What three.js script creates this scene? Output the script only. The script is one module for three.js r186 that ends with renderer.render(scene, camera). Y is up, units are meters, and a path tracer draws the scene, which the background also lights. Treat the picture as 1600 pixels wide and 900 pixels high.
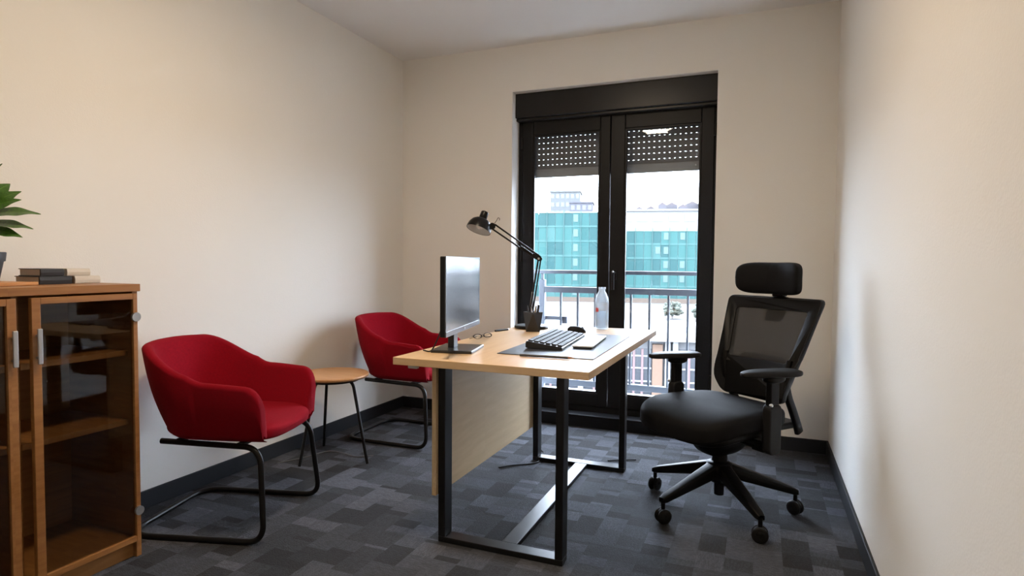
import * as THREE from 'three';
import { RoundedBoxGeometry } from 'three/addons/geometries/RoundedBoxGeometry.js';
import { RectAreaLightUniformsLib } from 'three/addons/lights/RectAreaLightUniformsLib.js';
import { mergeGeometries, toCreasedNormals } from 'three/addons/utils/BufferGeometryUtils.js';

// ------------------------------------------------------------------ camera, sky, exposure
const scene = new THREE.Scene();
const camera = new THREE.PerspectiveCamera(50.9, 16 / 9, 0.05, 900);
camera.position.set(0, 1.10, 0);
camera.rotation.set(-0.0416, 0.3892, 0.008, 'YXZ');
scene.add(camera);
scene.background = new THREE.Color().setRGB(12.4, 14.1, 17.0);   // bright overcast sky, the same all round
const renderer = new THREE.WebGLRenderer();
renderer.toneMapping = THREE.LinearToneMapping;
renderer.toneMappingExposure = 1.64;
renderer.shadowMap.enabled = true;
RectAreaLightUniformsLib.init();

// ------------------------------------------------------------------ helpers
let seed = 7;
const rnd = () => { seed = (seed * 1664525 + 1013904223) >>> 0; return seed / 4294967296; };
const V = (x, y, z) => new THREE.Vector3(x, y, z);
const taken = {};
function numbered(name) { const n = taken[name] ?? 0; taken[name] = n + 1; return n ? name + '_' + String(n).padStart(3, '0') : name; }
function thing(name, label, category, [x, y, z] = [0, 0, 0], turn = 0, group) {
  const o = new THREE.Group(); o.name = numbered(name); scene.add(o);
  o.position.set(x, y, z); o.rotation.y = turn; o.userData = { label, category };
  if (group) o.userData.group = group;
  return o;
}
function part(name, geo, mat, parent, label) {
  const m = new THREE.Mesh(Array.isArray(geo) ? merge(geo) : geo, mat);
  m.name = name; m.castShadow = m.receiveShadow = true; parent.add(m);
  if (label) m.userData.label = label;
  return m;
}
function single(name, label, category, geo, mat, [x, y, z] = [0, 0, 0], turn = 0, group) {
  const m = part(numbered(name), geo, mat, scene);
  m.position.set(x, y, z); m.rotation.y = turn; m.userData = { label, category };
  if (group) m.userData.group = group;
  return m;
}
function struct(name, geo, mat, label, category) {
  const m = part(name, geo, mat, scene); m.userData = { kind: 'structure', label, category }; return m;
}
function structGroup(name, label, category) {
  const o = new THREE.Group(); o.name = name; o.userData = { kind: 'structure', label, category }; scene.add(o); return o;
}
function merge(list) {
  return mergeGeometries(list.map((g) => {
    const h = g.index ? g.toNonIndexed() : g;
    for (const k of Object.keys(h.attributes)) if (!['position', 'normal', 'uv'].includes(k)) h.deleteAttribute(k);
    if (!h.attributes.uv) h.setAttribute('uv', new THREE.BufferAttribute(new Float32Array(h.attributes.position.count * 2), 2));
    return h;
  }));
}
// box from its extents; r rounds the edges; uv in metres
function bx(x0, x1, y0, y1, z0, z1, r = 0, seg = 2) {
  const w = x1 - x0, h = y1 - y0, d = z1 - z0;
  const g = r ? new RoundedBoxGeometry(w, h, d, seg, Math.min(r, w / 2.01, h / 2.01, d / 2.01)) : new THREE.BoxGeometry(w, h, d);
  g.translate((x0 + x1) / 2, (y0 + y1) / 2, (z0 + z1) / 2);
  return boxUV(g);
}
function boxUV(g) {
  const p = g.attributes.position, n = g.attributes.normal, uv = new Float32Array(p.count * 2);
  for (let i = 0; i < p.count; i++) {
    const ax = Math.abs(n.getX(i)), ay = Math.abs(n.getY(i)), az = Math.abs(n.getZ(i));
    if (ay >= ax && ay >= az) { uv[2 * i] = p.getX(i); uv[2 * i + 1] = p.getZ(i); }
    else if (ax >= az) { uv[2 * i] = p.getZ(i); uv[2 * i + 1] = p.getY(i); }
    else { uv[2 * i] = p.getX(i); uv[2 * i + 1] = p.getY(i); }
  }
  g.setAttribute('uv', new THREE.BufferAttribute(uv, 2));
  return g;
}
const cyl = (r0, r1, h, x = 0, y = 0, z = 0, seg = 28) => new THREE.CylinderGeometry(r0, r1, h, seg).translate(x, y, z);
function rod(a, b, r, seg = 12, r2 = r) {
  const d = V(...b).sub(V(...a)), g = new THREE.CylinderGeometry(r2, r, d.length(), seg);
  g.applyQuaternion(new THREE.Quaternion().setFromUnitVectors(V(0, 1, 0), d.clone().normalize()));
  return g.translate((a[0] + b[0]) / 2, (a[1] + b[1]) / 2, (a[2] + b[2]) / 2);
}
const lathe = (pts, seg = 40) => new THREE.LatheGeometry(pts.map(([x, y]) => new THREE.Vector2(x, y)), seg);
// a tube through points with rounded corners
function bent(pts, bend, r, seg = 12) {
  const v = pts.map((q) => V(...q)), path = new THREE.CurvePath();
  let from = v[0], len = 0;
  for (let i = 1; i < v.length - 1; i++) {
    const a = v[i - 1].clone().sub(v[i]), b = v[i + 1].clone().sub(v[i]);
    const k = Math.min(Array.isArray(bend) ? bend[i - 1] : bend, a.length() * .49, b.length() * .49);
    const p = v[i].clone().addScaledVector(a.normalize(), k), q = v[i].clone().addScaledVector(b.normalize(), k);
    path.add(new THREE.LineCurve3(from, p)); path.add(new THREE.QuadraticBezierCurve3(p, v[i], q)); from = q;
  }
  path.add(new THREE.LineCurve3(from, v[v.length - 1]));
  len = path.getLength();
  return new THREE.TubeGeometry(path, Math.max(24, Math.min(260, Math.round(len / .012))), r, seg, false);
}
const smooth = (pts, r, n = 60, seg = 8) => new THREE.TubeGeometry(new THREE.CatmullRomCurve3(pts.map((q) => V(...q))), n, r, seg, false);
// surface from a function (u, v) -> [x, y, z] on a grid
function surf(fn, nu, nv, closeU = false) {
  const pos = [], uv = [], idx = [];
  for (let j = 0; j <= nv; j++) for (let i = 0; i <= nu; i++) { const q = fn(i / nu, j / nv); pos.push(...q); uv.push(i / nu, j / nv); }
  for (let j = 0; j < nv; j++) for (let i = 0; i < nu; i++) {
    const a = j * (nu + 1) + i, b = a + 1, c = a + nu + 1, d = c + 1;
    idx.push(a, b, d, a, d, c);
  }
  const g = new THREE.BufferGeometry();
  g.setAttribute('position', new THREE.Float32BufferAttribute(pos, 3));
  g.setAttribute('uv', new THREE.Float32BufferAttribute(uv, 2));
  g.setIndex(idx); g.computeVertexNormals();
  return g;
}
const sp = (x, e) => Math.sign(x) * Math.abs(x) ** e;
// superellipsoid, ex for the plan, ey for the section; warp moves each point
function blob(a, b, c, ex, ey, warp, nu = 48, nv = 24) {
  return surf((u, v) => {
    const t = u * Math.PI * 2, f = (v - .5) * Math.PI;
    const q = [a * sp(Math.cos(f), ey) * sp(Math.cos(t), ex), b * sp(Math.sin(f), ey), -c * sp(Math.cos(f), ey) * sp(Math.sin(t), ex)];
    return warp ? warp(q) : q;
  }, nu, nv);
}
function extrude(pts, depth, holes = [], bevel = 0) {
  const s = new THREE.Shape(pts.map(([x, y]) => new THREE.Vector2(x, y)));
  for (const h of holes) s.holes.push(new THREE.Path(h.map(([x, y]) => new THREE.Vector2(x, y))));
  return new THREE.ExtrudeGeometry(s, { depth, bevelEnabled: bevel > 0, bevelSize: bevel, bevelThickness: bevel, bevelSegments: 2, curveSegments: 10 });
}
function roundRect(x0, x1, y0, y1, r, n = 6) {
  const out = [];
  for (const [cx, cy, a] of [[x1 - r, y1 - r, 0], [x0 + r, y1 - r, 1], [x0 + r, y0 + r, 2], [x1 - r, y0 + r, 3]])
    for (let i = 0; i <= n; i++) { const t = (a + i / n) * Math.PI / 2; out.push([cx + r * Math.cos(t), cy + r * Math.sin(t)]); }
  return out;
}

// ------------------------------------------------------------------ textures and materials
const hash = (x, y, s = 0) => { let h = Math.imul(x | 0, 374761393) ^ Math.imul(y | 0, 668265263) ^ Math.imul(s + 11, 974711); h = Math.imul(h ^ (h >>> 13), 1274126177); return ((h ^ (h >>> 16)) >>> 0) / 4294967296; };
function vnoise(x, y, period, s = 0) {
  const xi = Math.floor(x), yi = Math.floor(y), fx = x - xi, fy = y - yi, w = (q) => ((q % period) + period) % period;
  const sx = fx * fx * (3 - 2 * fx), sy = fy * fy * (3 - 2 * fy);
  const a = hash(w(xi), w(yi), s), b = hash(w(xi + 1), w(yi), s), c = hash(w(xi), w(yi + 1), s), d = hash(w(xi + 1), w(yi + 1), s);
  return a + (b - a) * sx + (c - a) * sy + (a - b - c + d) * sx * sy;
}
function tex(w, h, fn, srgb, repeat = [1, 1]) {
  const d = new Uint8Array(w * h * 4);
  for (let y = 0; y < h; y++) for (let x = 0; x < w; x++) {
    const c = fn(x / w, y / h, x, y), i = 4 * (y * w + x);
    if (Array.isArray(c)) { d[i] = c[0]; d[i + 1] = c[1]; d[i + 2] = c[2]; } else d[i] = d[i + 1] = d[i + 2] = c;
    d[i + 3] = 255;
  }
  const t = new THREE.DataTexture(d, w, h); t.wrapS = t.wrapT = THREE.RepeatWrapping;
  t.magFilter = THREE.LinearFilter; t.minFilter = THREE.LinearMipmapLinearFilter; t.generateMipmaps = true;
  if (srgb) t.colorSpace = THREE.SRGBColorSpace;
  t.repeat.set(...repeat); t.needsUpdate = true;
  return t;
}
const lin = (r, g, b) => new THREE.Color().setRGB(r, g, b);
const mat = (color, roughness = .6, extra = {}) => new THREE.MeshStandardMaterial({ color, roughness, ...extra });
const phys = (color, roughness, extra) => new THREE.MeshPhysicalMaterial({ color, roughness, ...extra });

// wood: uv in metres, grain along u
function wood(base, dark, scaleU, scaleV, s) {
  return tex(1024, 512, (u, v) => {
    const a = vnoise(u * 6, v * 60, 60, s), b = vnoise(u * 24, v * 240, 240, s + 1), c = vnoise(u * 3, v * 9, 9, s + 2);
    const rings = .5 + .5 * Math.sin((v * 26 + c * 3.2) * 6.283);
    const k = .42 * a + .25 * b + .2 * c + .13 * rings;
    return base.map((q, i) => q + (dark[i] - q) * k);
  }, true, [scaleU, scaleV]);
}
const plaster = tex(512, 512, (u, v) => 110 + 90 * vnoise(u * 128, v * 128, 128, 3) + 50 * vnoise(u * 40, v * 40, 40, 4), false, [2, 2]);
const wallMat = mat(lin(.83, .805, .755), .82, { bumpMap: plaster, bumpScale: .0006 });
const ceilMat = mat(lin(.84, .83, .81), .9, { bumpMap: plaster, bumpScale: .0005 });
const revealMat = mat(lin(.82, .81, .79), .75, { bumpMap: plaster, bumpScale: .0004 });
const outerWallMat = mat(lin(.7, .7, .69), .9, { bumpMap: plaster, bumpScale: .001 });
const skirtMat = phys(lin(.017, .019, .023), .5, { specularIntensity: .5 });
// carpet: woven blocks in several charcoal tones with a looped pile
const CARPET = 3.0;
const carpetCells = (() => {
  const N = 30, out = [];
  for (let c = 0; c < N; c++) {
    const segs = []; let z = -hash(c, 1, 5) * .2;
    while (z < CARPET) {
      const L = [.04, .05, .075, .09, .11, .14, .18][Math.floor(rnd() * 7)];
      segs.push([z, z + L, rnd(), rnd()]); z += L;
    }
    out.push(segs);
  }
  for (let k = 0; k < 130; k++) {          // some blocks run across two columns
    const c = Math.floor(rnd() * 29), z = rnd() * 2.8, L = .04 + rnd() * .09, t = rnd(), q = rnd();
    out[c].push([z, z + L, t, q]); out[c + 1].push([z, z + L, t, q]);
  }
  return out;
})();
const carpetTone = (x, z) => {
  const c = Math.min(29, Math.floor(x / CARPET * 30)); let t = .5, q = .5;
  for (const s of carpetCells[c]) if (z >= s[0] && z < s[1]) { t = s[2]; q = s[3]; }
  return [t, q];
};
const carpetTex = tex(2048, 2048, (u, v, px, py) => {
  const [t, q] = carpetTone(u * CARPET, v * CARPET);
  const level = 34 + 56 * Math.round(t * 5) / 5;
  const dir = q > .5 ? vnoise(px / 2, py / 9, 1 << 20, 9) : vnoise(px / 9, py / 2, 1 << 20, 10);
  const f = level * (.74 + .3 * dir + .22 * hash(px, py, 2));
  return [f * .95, f * .985, f * 1.08];
}, true, [1 / CARPET, 1 / CARPET]);
const pileTex = tex(512, 512, (u, v, x, y) => 255 * (.5 * vnoise(u * 170, v * 170, 170, 6) + .5 * hash(x >> 1, y >> 1, 8)), false, [2, 2]);
const carpetMat = mat(lin(.86, .86, .87), .95, { map: carpetTex, bumpMap: pileTex, bumpScale: .003 });

const frameMat = phys(lin(.009, .0095, .011), .4, { specularIntensity: .4 });
const blackSteel = phys(lin(.008, .008, .009), .36, { specularIntensity: .6 });
const blackTube = phys(lin(.006, .006, .0066), .32, { specularIntensity: .5 });
const rubber = phys(lin(.008, .008, .009), .55, { specularIntensity: .5 });
const chrome = mat(lin(.62, .61, .6), .28, { metalness: 1 });
const satin = mat(lin(.5, .49, .48), .38, { metalness: .9 });
const beech = wood([238, 206, 164], [220, 182, 136], .8, 1.1, 20);
const deskMat = mat(lin(.9, .9, .9), .3, { map: beech, roughness: .34 });
const panelTex = wood([228, 202, 162], [212, 184, 142], .8, .8, 26);
const panelMat = mat(lin(.97, .97, .97), .5, { map: panelTex });
const tableMat = mat(lin(.95, .93, .9), .42, { map: wood([214, 165, 116], [184, 132, 84], 1.2, 1.6, 31) });
const cabTex = wood([188, 134, 76], [148, 98, 50], .9, 1.2, 41);
const cabMat = mat(lin(.8, .78, .76), .42, { map: cabTex });
const weave = tex(256, 256, (u, v, x, y) => 130 + 70 * ((x >> 1) + (y >> 1) & 1) + 55 * hash(x, y, 4), false, [14, 14]);
const redTone = tex(256, 256, (u, v, x, y) => { const k = .82 + .18 * hash(x, y, 5) + .1 * (vnoise(u * 60, v * 60, 60, 7) - .5); return [160 * k, 8 * k, 31 * k]; }, true, [8, 8]);
const redFabric = phys(lin(.88, .88, .88), .95, { map: redTone, bumpMap: weave, bumpScale: .0008, specularIntensity: .3 });
const redSeam = mat(lin(.12, .004, .009), .9);
const seatFabric = phys(lin(.006, .006, .007), .7, { specularIntensity: .3, bumpMap: weave, bumpScale: .0005 });
const chairPlastic = phys(lin(.005, .005, .0055), .42, { specularIntensity: .32 });
const softPlastic = phys(lin(.010, .010, .011), .55, { specularIntensity: .5 });
const black = phys(lin(.008, .008, .009), .45, { specularIntensity: .5 });
const paneGlass = phys(lin(.97, .985, .98), .0, { transmission: 1, thickness: 0, ior: 1.5 });
const smokeGlass = phys(lin(.53, .52, .50), .02, { transmission: 1, thickness: 0, ior: 1.5 });
const clearGlass = phys(lin(.86, .9, .93), .3, { transmission: .87, thickness: 0, ior: 1.48 });
const water = phys(lin(.8, .87, .92), .25, { transmission: .75, thickness: 0, ior: 1.33 });

// ------------------------------------------------------------------ the room
const XL = -2.50, XR = .388, ZB = -3.92, ZF = .72, H = 2.595;
const OX0 = -1.619, OX1 = -.262, OTOP = 2.284, ZO = -4.34;          // window opening and outer face of its wall
const floor = struct('floor', bx(XL - .2, XR + .2, -.2, -.006, ZO, ZF + .2), skirtMat, 'dark carpet floor of small charcoal blocks', 'floor');
{
  const T = .5;
  for (let i = 0; i < 6; i++) for (let j = 0; j < 10; j++) {        // carpet tiles laid edge to edge
    const x0 = XL + i * T, x1 = Math.min(XL + (i + 1) * T, XR), z1 = ZF - j * T, z0 = Math.max(ZF - (j + 1) * T, ZB);
    if (z0 >= z1) continue;
    const g = bx(x0 + .0003, x1 - .0003, -.006, 0, z0 + .0003, z1 - .0003);
    const uv = g.attributes.uv; for (let k = 0; k < uv.count; k++) uv.setXY(k, uv.getX(k) + 3, uv.getY(k) + 6);
    part('carpet_tile', g, carpetMat, floor);
  }
}
struct('ceiling', bx(XL - .2, XR + .2, H, H + .2, ZO, ZF + .2), ceilMat, 'plain white painted ceiling', 'ceiling');
struct('wall_left', bx(XL - .2, XL, 0, H, ZO, ZF + .2), wallMat, 'cream painted wall behind the red armchairs', 'wall');
struct('wall_right', bx(XR, XR + .2, 0, H, ZO, ZF + .2), wallMat, 'cream painted wall beside the office chair', 'wall');
struct('wall_front', bx(XL, XR, 0, H, ZF, ZF + .2), wallMat, 'cream painted wall opposite the window', 'wall');
const wallBack = structGroup('wall_back', 'cream painted wall around the balcony door', 'wall');
part('wall_pier', bx(XL, OX0, 0, H, ZB - .12, ZB), wallMat, wallBack);
part('wall_pier', bx(OX1, XR, 0, H, ZB - .12, ZB), wallMat, wallBack);
part('lintel', bx(OX0, OX1, OTOP, H, ZB - .12, ZB), wallMat, wallBack);
part('outer_pier', bx(XL, OX0, 0, H, ZO, ZB - .12), outerWallMat, wallBack);
part('outer_pier', bx(OX1, XR, 0, H, ZO, ZB - .12), outerWallMat, wallBack);
part('outer_lintel', bx(OX0, OX1, OTOP, H, ZO, ZB - .12), outerWallMat, wallBack);
const SK = .081;
const skirt = (name, geo, label) => struct(name, geo, skirtMat, label, 'baseboard');
skirt('baseboard_left', bx(XL, XL + .012, 0, SK, ZB + .012, ZF, .003), 'dark baseboard along the left wall');
skirt('baseboard_right', bx(XR - .012, XR, 0, SK, ZB + .012, ZF, .003), 'dark baseboard along the right wall');
skirt('baseboard_back', [bx(XL, OX0, 0, SK, ZB, ZB + .012, .003), bx(OX1, XR, 0, SK, ZB, ZB + .012, .003)], 'dark baseboard along the window wall');
struct('trim_1', bx(OX0, OX1, 0, SK, ZB - .10, ZB + .012, .004), frameMat, 'dark threshold step below the balcony door', 'threshold');

// ------------------------------------------------------------------ balcony door: frame, two sashes, panes, shutter box
const door = structGroup('door_1', 'black double balcony door with glass panes', 'door');
{
  const z0 = -4.115, z1 = -4.045, top = 2.13;
  part('frame', [bx(OX0, OX0 + .055, SK, top, z0, z1 - .012, .004), bx(OX1 - .045, OX1, SK, top, z0, z1 - .012, .004), bx(OX0, OX1, top - .045, top, z0, z1 - .012, .004), bx(OX0, OX1, .0, SK + .045, z0, z1 - .012, .004)], frameMat, door);
  for (const [a, b, g0, g1] of [[OX0 + .034, -.953, -1.507, -1.022], [-.949, OX1 - .024, -.853, -.366]]) {
    const y0 = .115, y1 = 2.108, gy0 = .205, gy1 = 2.0;
    const sash = part('sash', [bx(a, g0, y0, y1, z0 + .012, z1, .006), bx(g1, b, y0, y1, z0 + .012, z1, .006), bx(g0, g1, gy1, y1, z0 + .012, z1, .006), bx(g0, g1, y0, gy0, z0 + .012, z1, .006)], frameMat, door);
    part('glazing_bead', [bx(g0 - .001, g0 + .012, gy0, gy1, z1 - .02, z1 - .004, .002), bx(g1 - .012, g1 + .001, gy0, gy1, z1 - .02, z1 - .004, .002), bx(g0 + .012, g1 - .012, gy1 - .012, gy1 + .001, z1 - .02, z1 - .004, .002), bx(g0 + .012, g1 - .012, gy0 - .001, gy0 + .012, z1 - .02, z1 - .004, .002)], frameMat, sash);
    const pane = new THREE.PlaneGeometry(g1 - g0, gy1 - gy0).translate((g0 + g1) / 2, (gy0 + gy1) / 2, z1 - .03);
    part('pane', pane, paneGlass, sash);
  }
  // window handle on the middle stile
  const hx = -.912, h = part('handle', [bx(hx - .014, hx + .014, .99, 1.06, z1 - .002, z1 + .01, .004), rod([hx, 1.04, z1], [hx, 1.04, z1 + .045], .008), rod([hx, 1.045, z1 + .042], [hx, .925, z1 + .042], .0085)], frameMat, door, 'black lever handle');
  part('cap', new THREE.SphereGeometry(.0075, 14, 10).translate(hx, 1.046, z1 + .047), chrome, h);
  for (const y of [.35, 1.15, 1.95]) part('hinge', [rod([OX0 + .03, y - .04, z1 + .004], [OX0 + .03, y + .04, z1 + .004], .009)], frameMat, door);
  for (const y of [.35, 1.15, 1.95]) part('hinge', [rod([OX1 - .02, y - .04, z1 + .004], [OX1 - .02, y + .04, z1 + .004], .009)], frameMat, door);
  part('shutter_box', [bx(OX0 + .002, OX1 - .002, 2.112, OTOP - .004, -4.12, -3.975, .006), bx(OX0 + .002, OX1 - .002, 2.094, 2.112, -4.05, -3.995, .004)], phys(lin(.012, .012, .0125), .32, { specularIntensity: .6 }), door);
  part('lining', [bx(OX0, OX0 + .004, SK, OTOP, ZB - .12, ZB - .001), bx(OX1 - .004, OX1, SK, OTOP, ZB - .12, ZB - .001), bx(OX0, OX1, OTOP - .004, OTOP, ZB - .12, ZB - .001)], revealMat, door, 'white painted reveal');
}
// rolling shutter outside the glass: each slat with its row of light slots
{
  const sh = thing('roller_shutter', 'half-raised grey slatted roller shutter outside the door glass', 'shutter', [0, 1.727, -4.2]);
  const slatMat = mat(lin(.12, .127, .14), .55), W0 = OX0 + .045, W1 = OX1 - .045, P = .0395;
  const holes = [];
  for (let x = W0 + .02; x < W1 - .03; x += .0345) holes.push([[x, .0305], [x + .0105, .0305], [x + .0105, .0328], [x, .0328]]);
  const slat = extrude([[W0, .0012], [W1, .0012], [W1, P + .001], [W0, P + .001]], .007, holes);
  const plain = extrude([[W0, .0012], [W1, .0012], [W1, P + .001], [W0, P + .001]], .007);
  const bottom = part('bottom_bar', [bx(W0, W1, -.006, .0555, -.006, .012, .004)], mat(lin(.22, .225, .23), .5), sh);
  for (let k = 0; k < 11; k++) { const m = part('slat', k < 8 ? slat : plain, slatMat, sh); m.position.set(0, .053 + k * P, 0); }
  for (const [a, b] of [[OX0 + .002, OX0 + .045], [OX1 - .045, OX1 - .002]]) part('guide_rail', [bx(a, b, -1.63, .553, -.022, -.012), bx(a, b, -1.63, .553, .02, .03), bx(a, a + .006, -1.63, .553, -.012, .02), bx(b - .006, b, .52, .553, -.012, .02)], mat(lin(.12, .135, .155), .5), sh);
  part('screw', new THREE.SphereGeometry(.005, 10, 8).translate(OX1 - .15, .03, .012), chrome, sh);
}
// balcony edge and railing
struct('trim_2', bx(OX0 - .3, OX1 + .3, -.2, .085, -4.72, ZO + .14, .01), mat(lin(.62, .63, .64), .7), 'pale concrete ledge outside the balcony door', 'ledge');
{
  const r = thing('balcony_railing', 'grey metal balcony railing with thin upright bars outside the door', 'railing', [0, .085, -4.5]);
  const m = mat(lin(.09, .105, .13), .5), B = -.085;
  part('top_rail', bx(-1.66, .3, 1.018 + B, 1.046 + B, -.025, .025, .004), m, r);
  part('middle_rail', bx(-1.60, .3, .872 + B, .918 + B, -.02, .02, .003), m, r);
  part('bottom_rail', bx(-1.60, .3, .155 + B, .2 + B, -.02, .02, .003), m, r);
  part('post', bx(-1.607, -1.562, 0, .97 + B, -.022, .022, .003), m, r);
  part('post', bx(-1.595, -1.575, .97 + B, 1.02 + B, -.01, .01), m, r);
  part('post', bx(.24, .285, 0, 1.02 + B, -.022, .022, .003), m, r);
  for (let k = 0; k < 13; k++) { const x = -1.432 + k * .1365; if (x < .23) part('baluster', bx(x - .0075, x + .0075, .2 + B, .872 + B, -.0075, .0075), m, r); }
  part('bracket', [bx(-1.6, -1.395, .655 + B, .685 + B, -.03, -.01, .003), bx(-1.425, -1.385, .63 + B, .685 + B, -.035, -.008, .004)], m, r);
}

// ------------------------------------------------------------------ outside: ground, buildings (local frame turned towards the view)
const PHI = .216, ext = (l, y, d) => [Math.cos(PHI) * l - Math.sin(PHI) * d, y, -Math.sin(PHI) * l - Math.cos(PHI) * d];
const GY = -5.6;
{
  const dirt = tex(512, 512, (u, v) => { const k = .75 + .35 * vnoise(u * 8, v * 8, 8, 60) + .2 * vnoise(u * 40, v * 40, 40, 61); return [54 * k, 51 * k, 49 * k]; }, true, [.02, .02]);
  const g = bx(-260, 260, GY - .4, GY, -700, -6); g.rotateY(PHI);
  struct('ground', g, mat(lin(.9, .9, .9), .95, { map: dirt }), 'pale open ground below the balcony', 'ground');
  const gr = new THREE.PlaneGeometry(60, 7, 30, 4).rotateX(-Math.PI / 2).translate(24, GY + .05, -65).rotateY(PHI);
  const lawn = struct('lawn', gr, mat(lin(.036, .044, .022), .95), 'strip of yellow-green grass across the open ground', 'grass');
  const rd = bx(-80, 90, GY, GY + .04, -60, -53).rotateY(PHI);
  struct('road', rd, mat(lin(.03, .03, .032), .95), 'grey road running across below the balcony', 'road');
}
function netted(name, label, l0, l1, top, d, floors, cols, s) {
  const b = thing(name, label, 'building', ext((l0 + l1) / 2, GY, d), PHI), w = (l1 - l0) / 2, h = top - GY, fh = h / floors, cw = 2 * w / cols;
  part('body', bx(-w + .3, w - .3, 0, h - .3, -12, -.3), mat(lin(.3, .32, .32), .9), b);
  const tints = [[.006, .036, .034], [.008, .041, .039], [.010, .046, .043], [.005, .031, .031], [.016, .051, .048]].map(([r, g, q]) => mat(lin(r, g, q), .95));
  const net = bx(-cw / 2 + .03, cw / 2 - .03, .28, fh - .02, -.12, .0), slabG = bx(-w, w, -.06, .28, -.25, .06), win = bx(-.42, .42, fh * .35, fh * .85, -.02, .06), pole = bx(-.05, .05, 0, h + .5, .08, .18);
  const slabM = mat(lin(.016, .052, .049), .9), winM = mat(lin(.028, .054, .052), .7), poleM = mat(lin(.010, .038, .037), .7);
  for (let f = 0; f < floors; f++) {
    part('slab_edge', slabG, slabM, b).position.y = f * fh;
    for (let c = 0; c < cols; c++) {
      const x = -w + (c + .5) * cw, k = hash(c, 3, s), m = part('net_panel', net, tints[Math.floor((.6 * k + .4 * hash(c, f, s + 1)) * 5)], b);
      m.position.set(x, f * fh, .02 * hash(c, f, s + 2));
      if (hash(c, 5, s) > .62 && hash(c, f, s + 3) > .25) part('window', win, winM, b).position.set(x + (hash(c, 7, s) - .5) * .6, f * fh, 0);
    }
  }
  for (let c = 0; c <= cols; c += 2) part('scaffold_pole', pole, poleM, b).position.x = Math.min(w - .1, -w + c * cw);
  part('parapet', bx(-w, w, h - .12, h + .12, -.5, .08), mat(lin(.09, .12, .10), .9), b);
}
netted('scaffolded_building', 'tall building wrapped in teal scaffold netting, seen in left pane', -19, -.6, 10.3, 110, 6, 12, 300);
netted('scaffolded_building', 'lower building wrapped in teal scaffold netting, seen in right pane', 0, 24, 7.1, 112, 5, 16, 340);
function block(name, label, l0, l1, top, d, depth, color, rows, cols, winColor, base = GY) {
  const b = thing(name, label, 'building', ext((l0 + l1) / 2, base, d), PHI), w = (l1 - l0) / 2, h = top - base;
  part('wall', bx(-w, w, 0, h, -depth, 0), mat(color, .9), b);
  part('roof', bx(-w - .3, w + .3, h, h + .5, -depth - .3, .3), mat(color, .9), b);
  const y0 = Math.max(h * .3, h - rows * 3.4), cw = 2 * w / cols, rh = (h - y0) / rows, wm = mat(winColor, .4), g = bx(-cw * .33, cw * .33, rh * .25, rh * .78, -.05, .06);
  for (let r = 0; r < rows; r++) for (let c = 0; c < cols; c++) part('window', g, wm, b).position.set(-w + (c + .5) * cw, y0 + r * rh, 0);
  return b;
}
block('tower_block', 'pale glassy tower block rising behind the taller teal building', -28, -15.8, 30.3, 250, 14, lin(.043, .046, .046), 4, 6, lin(.034, .041, .042));
block('office_block', 'pale lavender office block beside the distant tower', -17.6, -9.4, 23, 222, 12, lin(.036, .036, .043), 3, 4, lin(.031, .031, .04));
block('white_building', 'long white building behind the lower teal building', 0, 26, 13.8, 150, 16, lin(.08, .08, .08), 2, 7, lin(.045, .045, .048));
{
  const hill = surf((u, v) => { const l = -30 + 130 * u, n = 41 + 6 * u + 4 * vnoise(u * 9, 1, 99, 70) + 2 * vnoise(u * 26, 4, 99, 71); return [l, GY + (n - GY) * Math.min(1, v * 1.25) - (v > .8 ? (v - .8) * 8 : 0), -430 - 120 * v]; }, 70, 10);
  hill.rotateY(PHI); struct('hills', hill, mat(lin(.038, .052, .024), 1), 'low green hillside on the horizon', 'hills');
  const spots = [[12, 372, 5], [19, 378, 6], [25, 366, 4.5], [31, 374, 6.5], [37, 368, 5], [43, 376, 7], [49, 370, 5.5]];
  const ords = ['nearest the middle of the door', 'second from the middle of the door', 'third from the middle of the door', 'fourth from the middle of the door', 'third from the door frame', 'second from the door frame', 'nearest the door frame'];
  spots.forEach(([l, d, w], i) => {
    const h = thing('hillside_house', 'tiny grey house on the horizon, ' + ords[i], 'house', ext(l, GY, d), PHI, 'houses on the horizon');
    const up = 34.6 + l * .06 + 1.5 * hash(i, 4); part('wall', bx(-w / 2, w / 2, 0, up + 3.4 + 2 * hash(i, 2), -5, 0), mat(lin(.040, .037, .042), .9), h);
    part('roof', extrude([[-w / 2 - .3, up + 3.4 + 2 * hash(i, 2)], [w / 2 + .3, up + 3.4 + 2 * hash(i, 2)], [0, up + 5.2 + 2 * hash(i, 2)]], 5).translate(0, 0, -5), mat(lin(.044, .036, .038), .9), h);
  });
}
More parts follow.
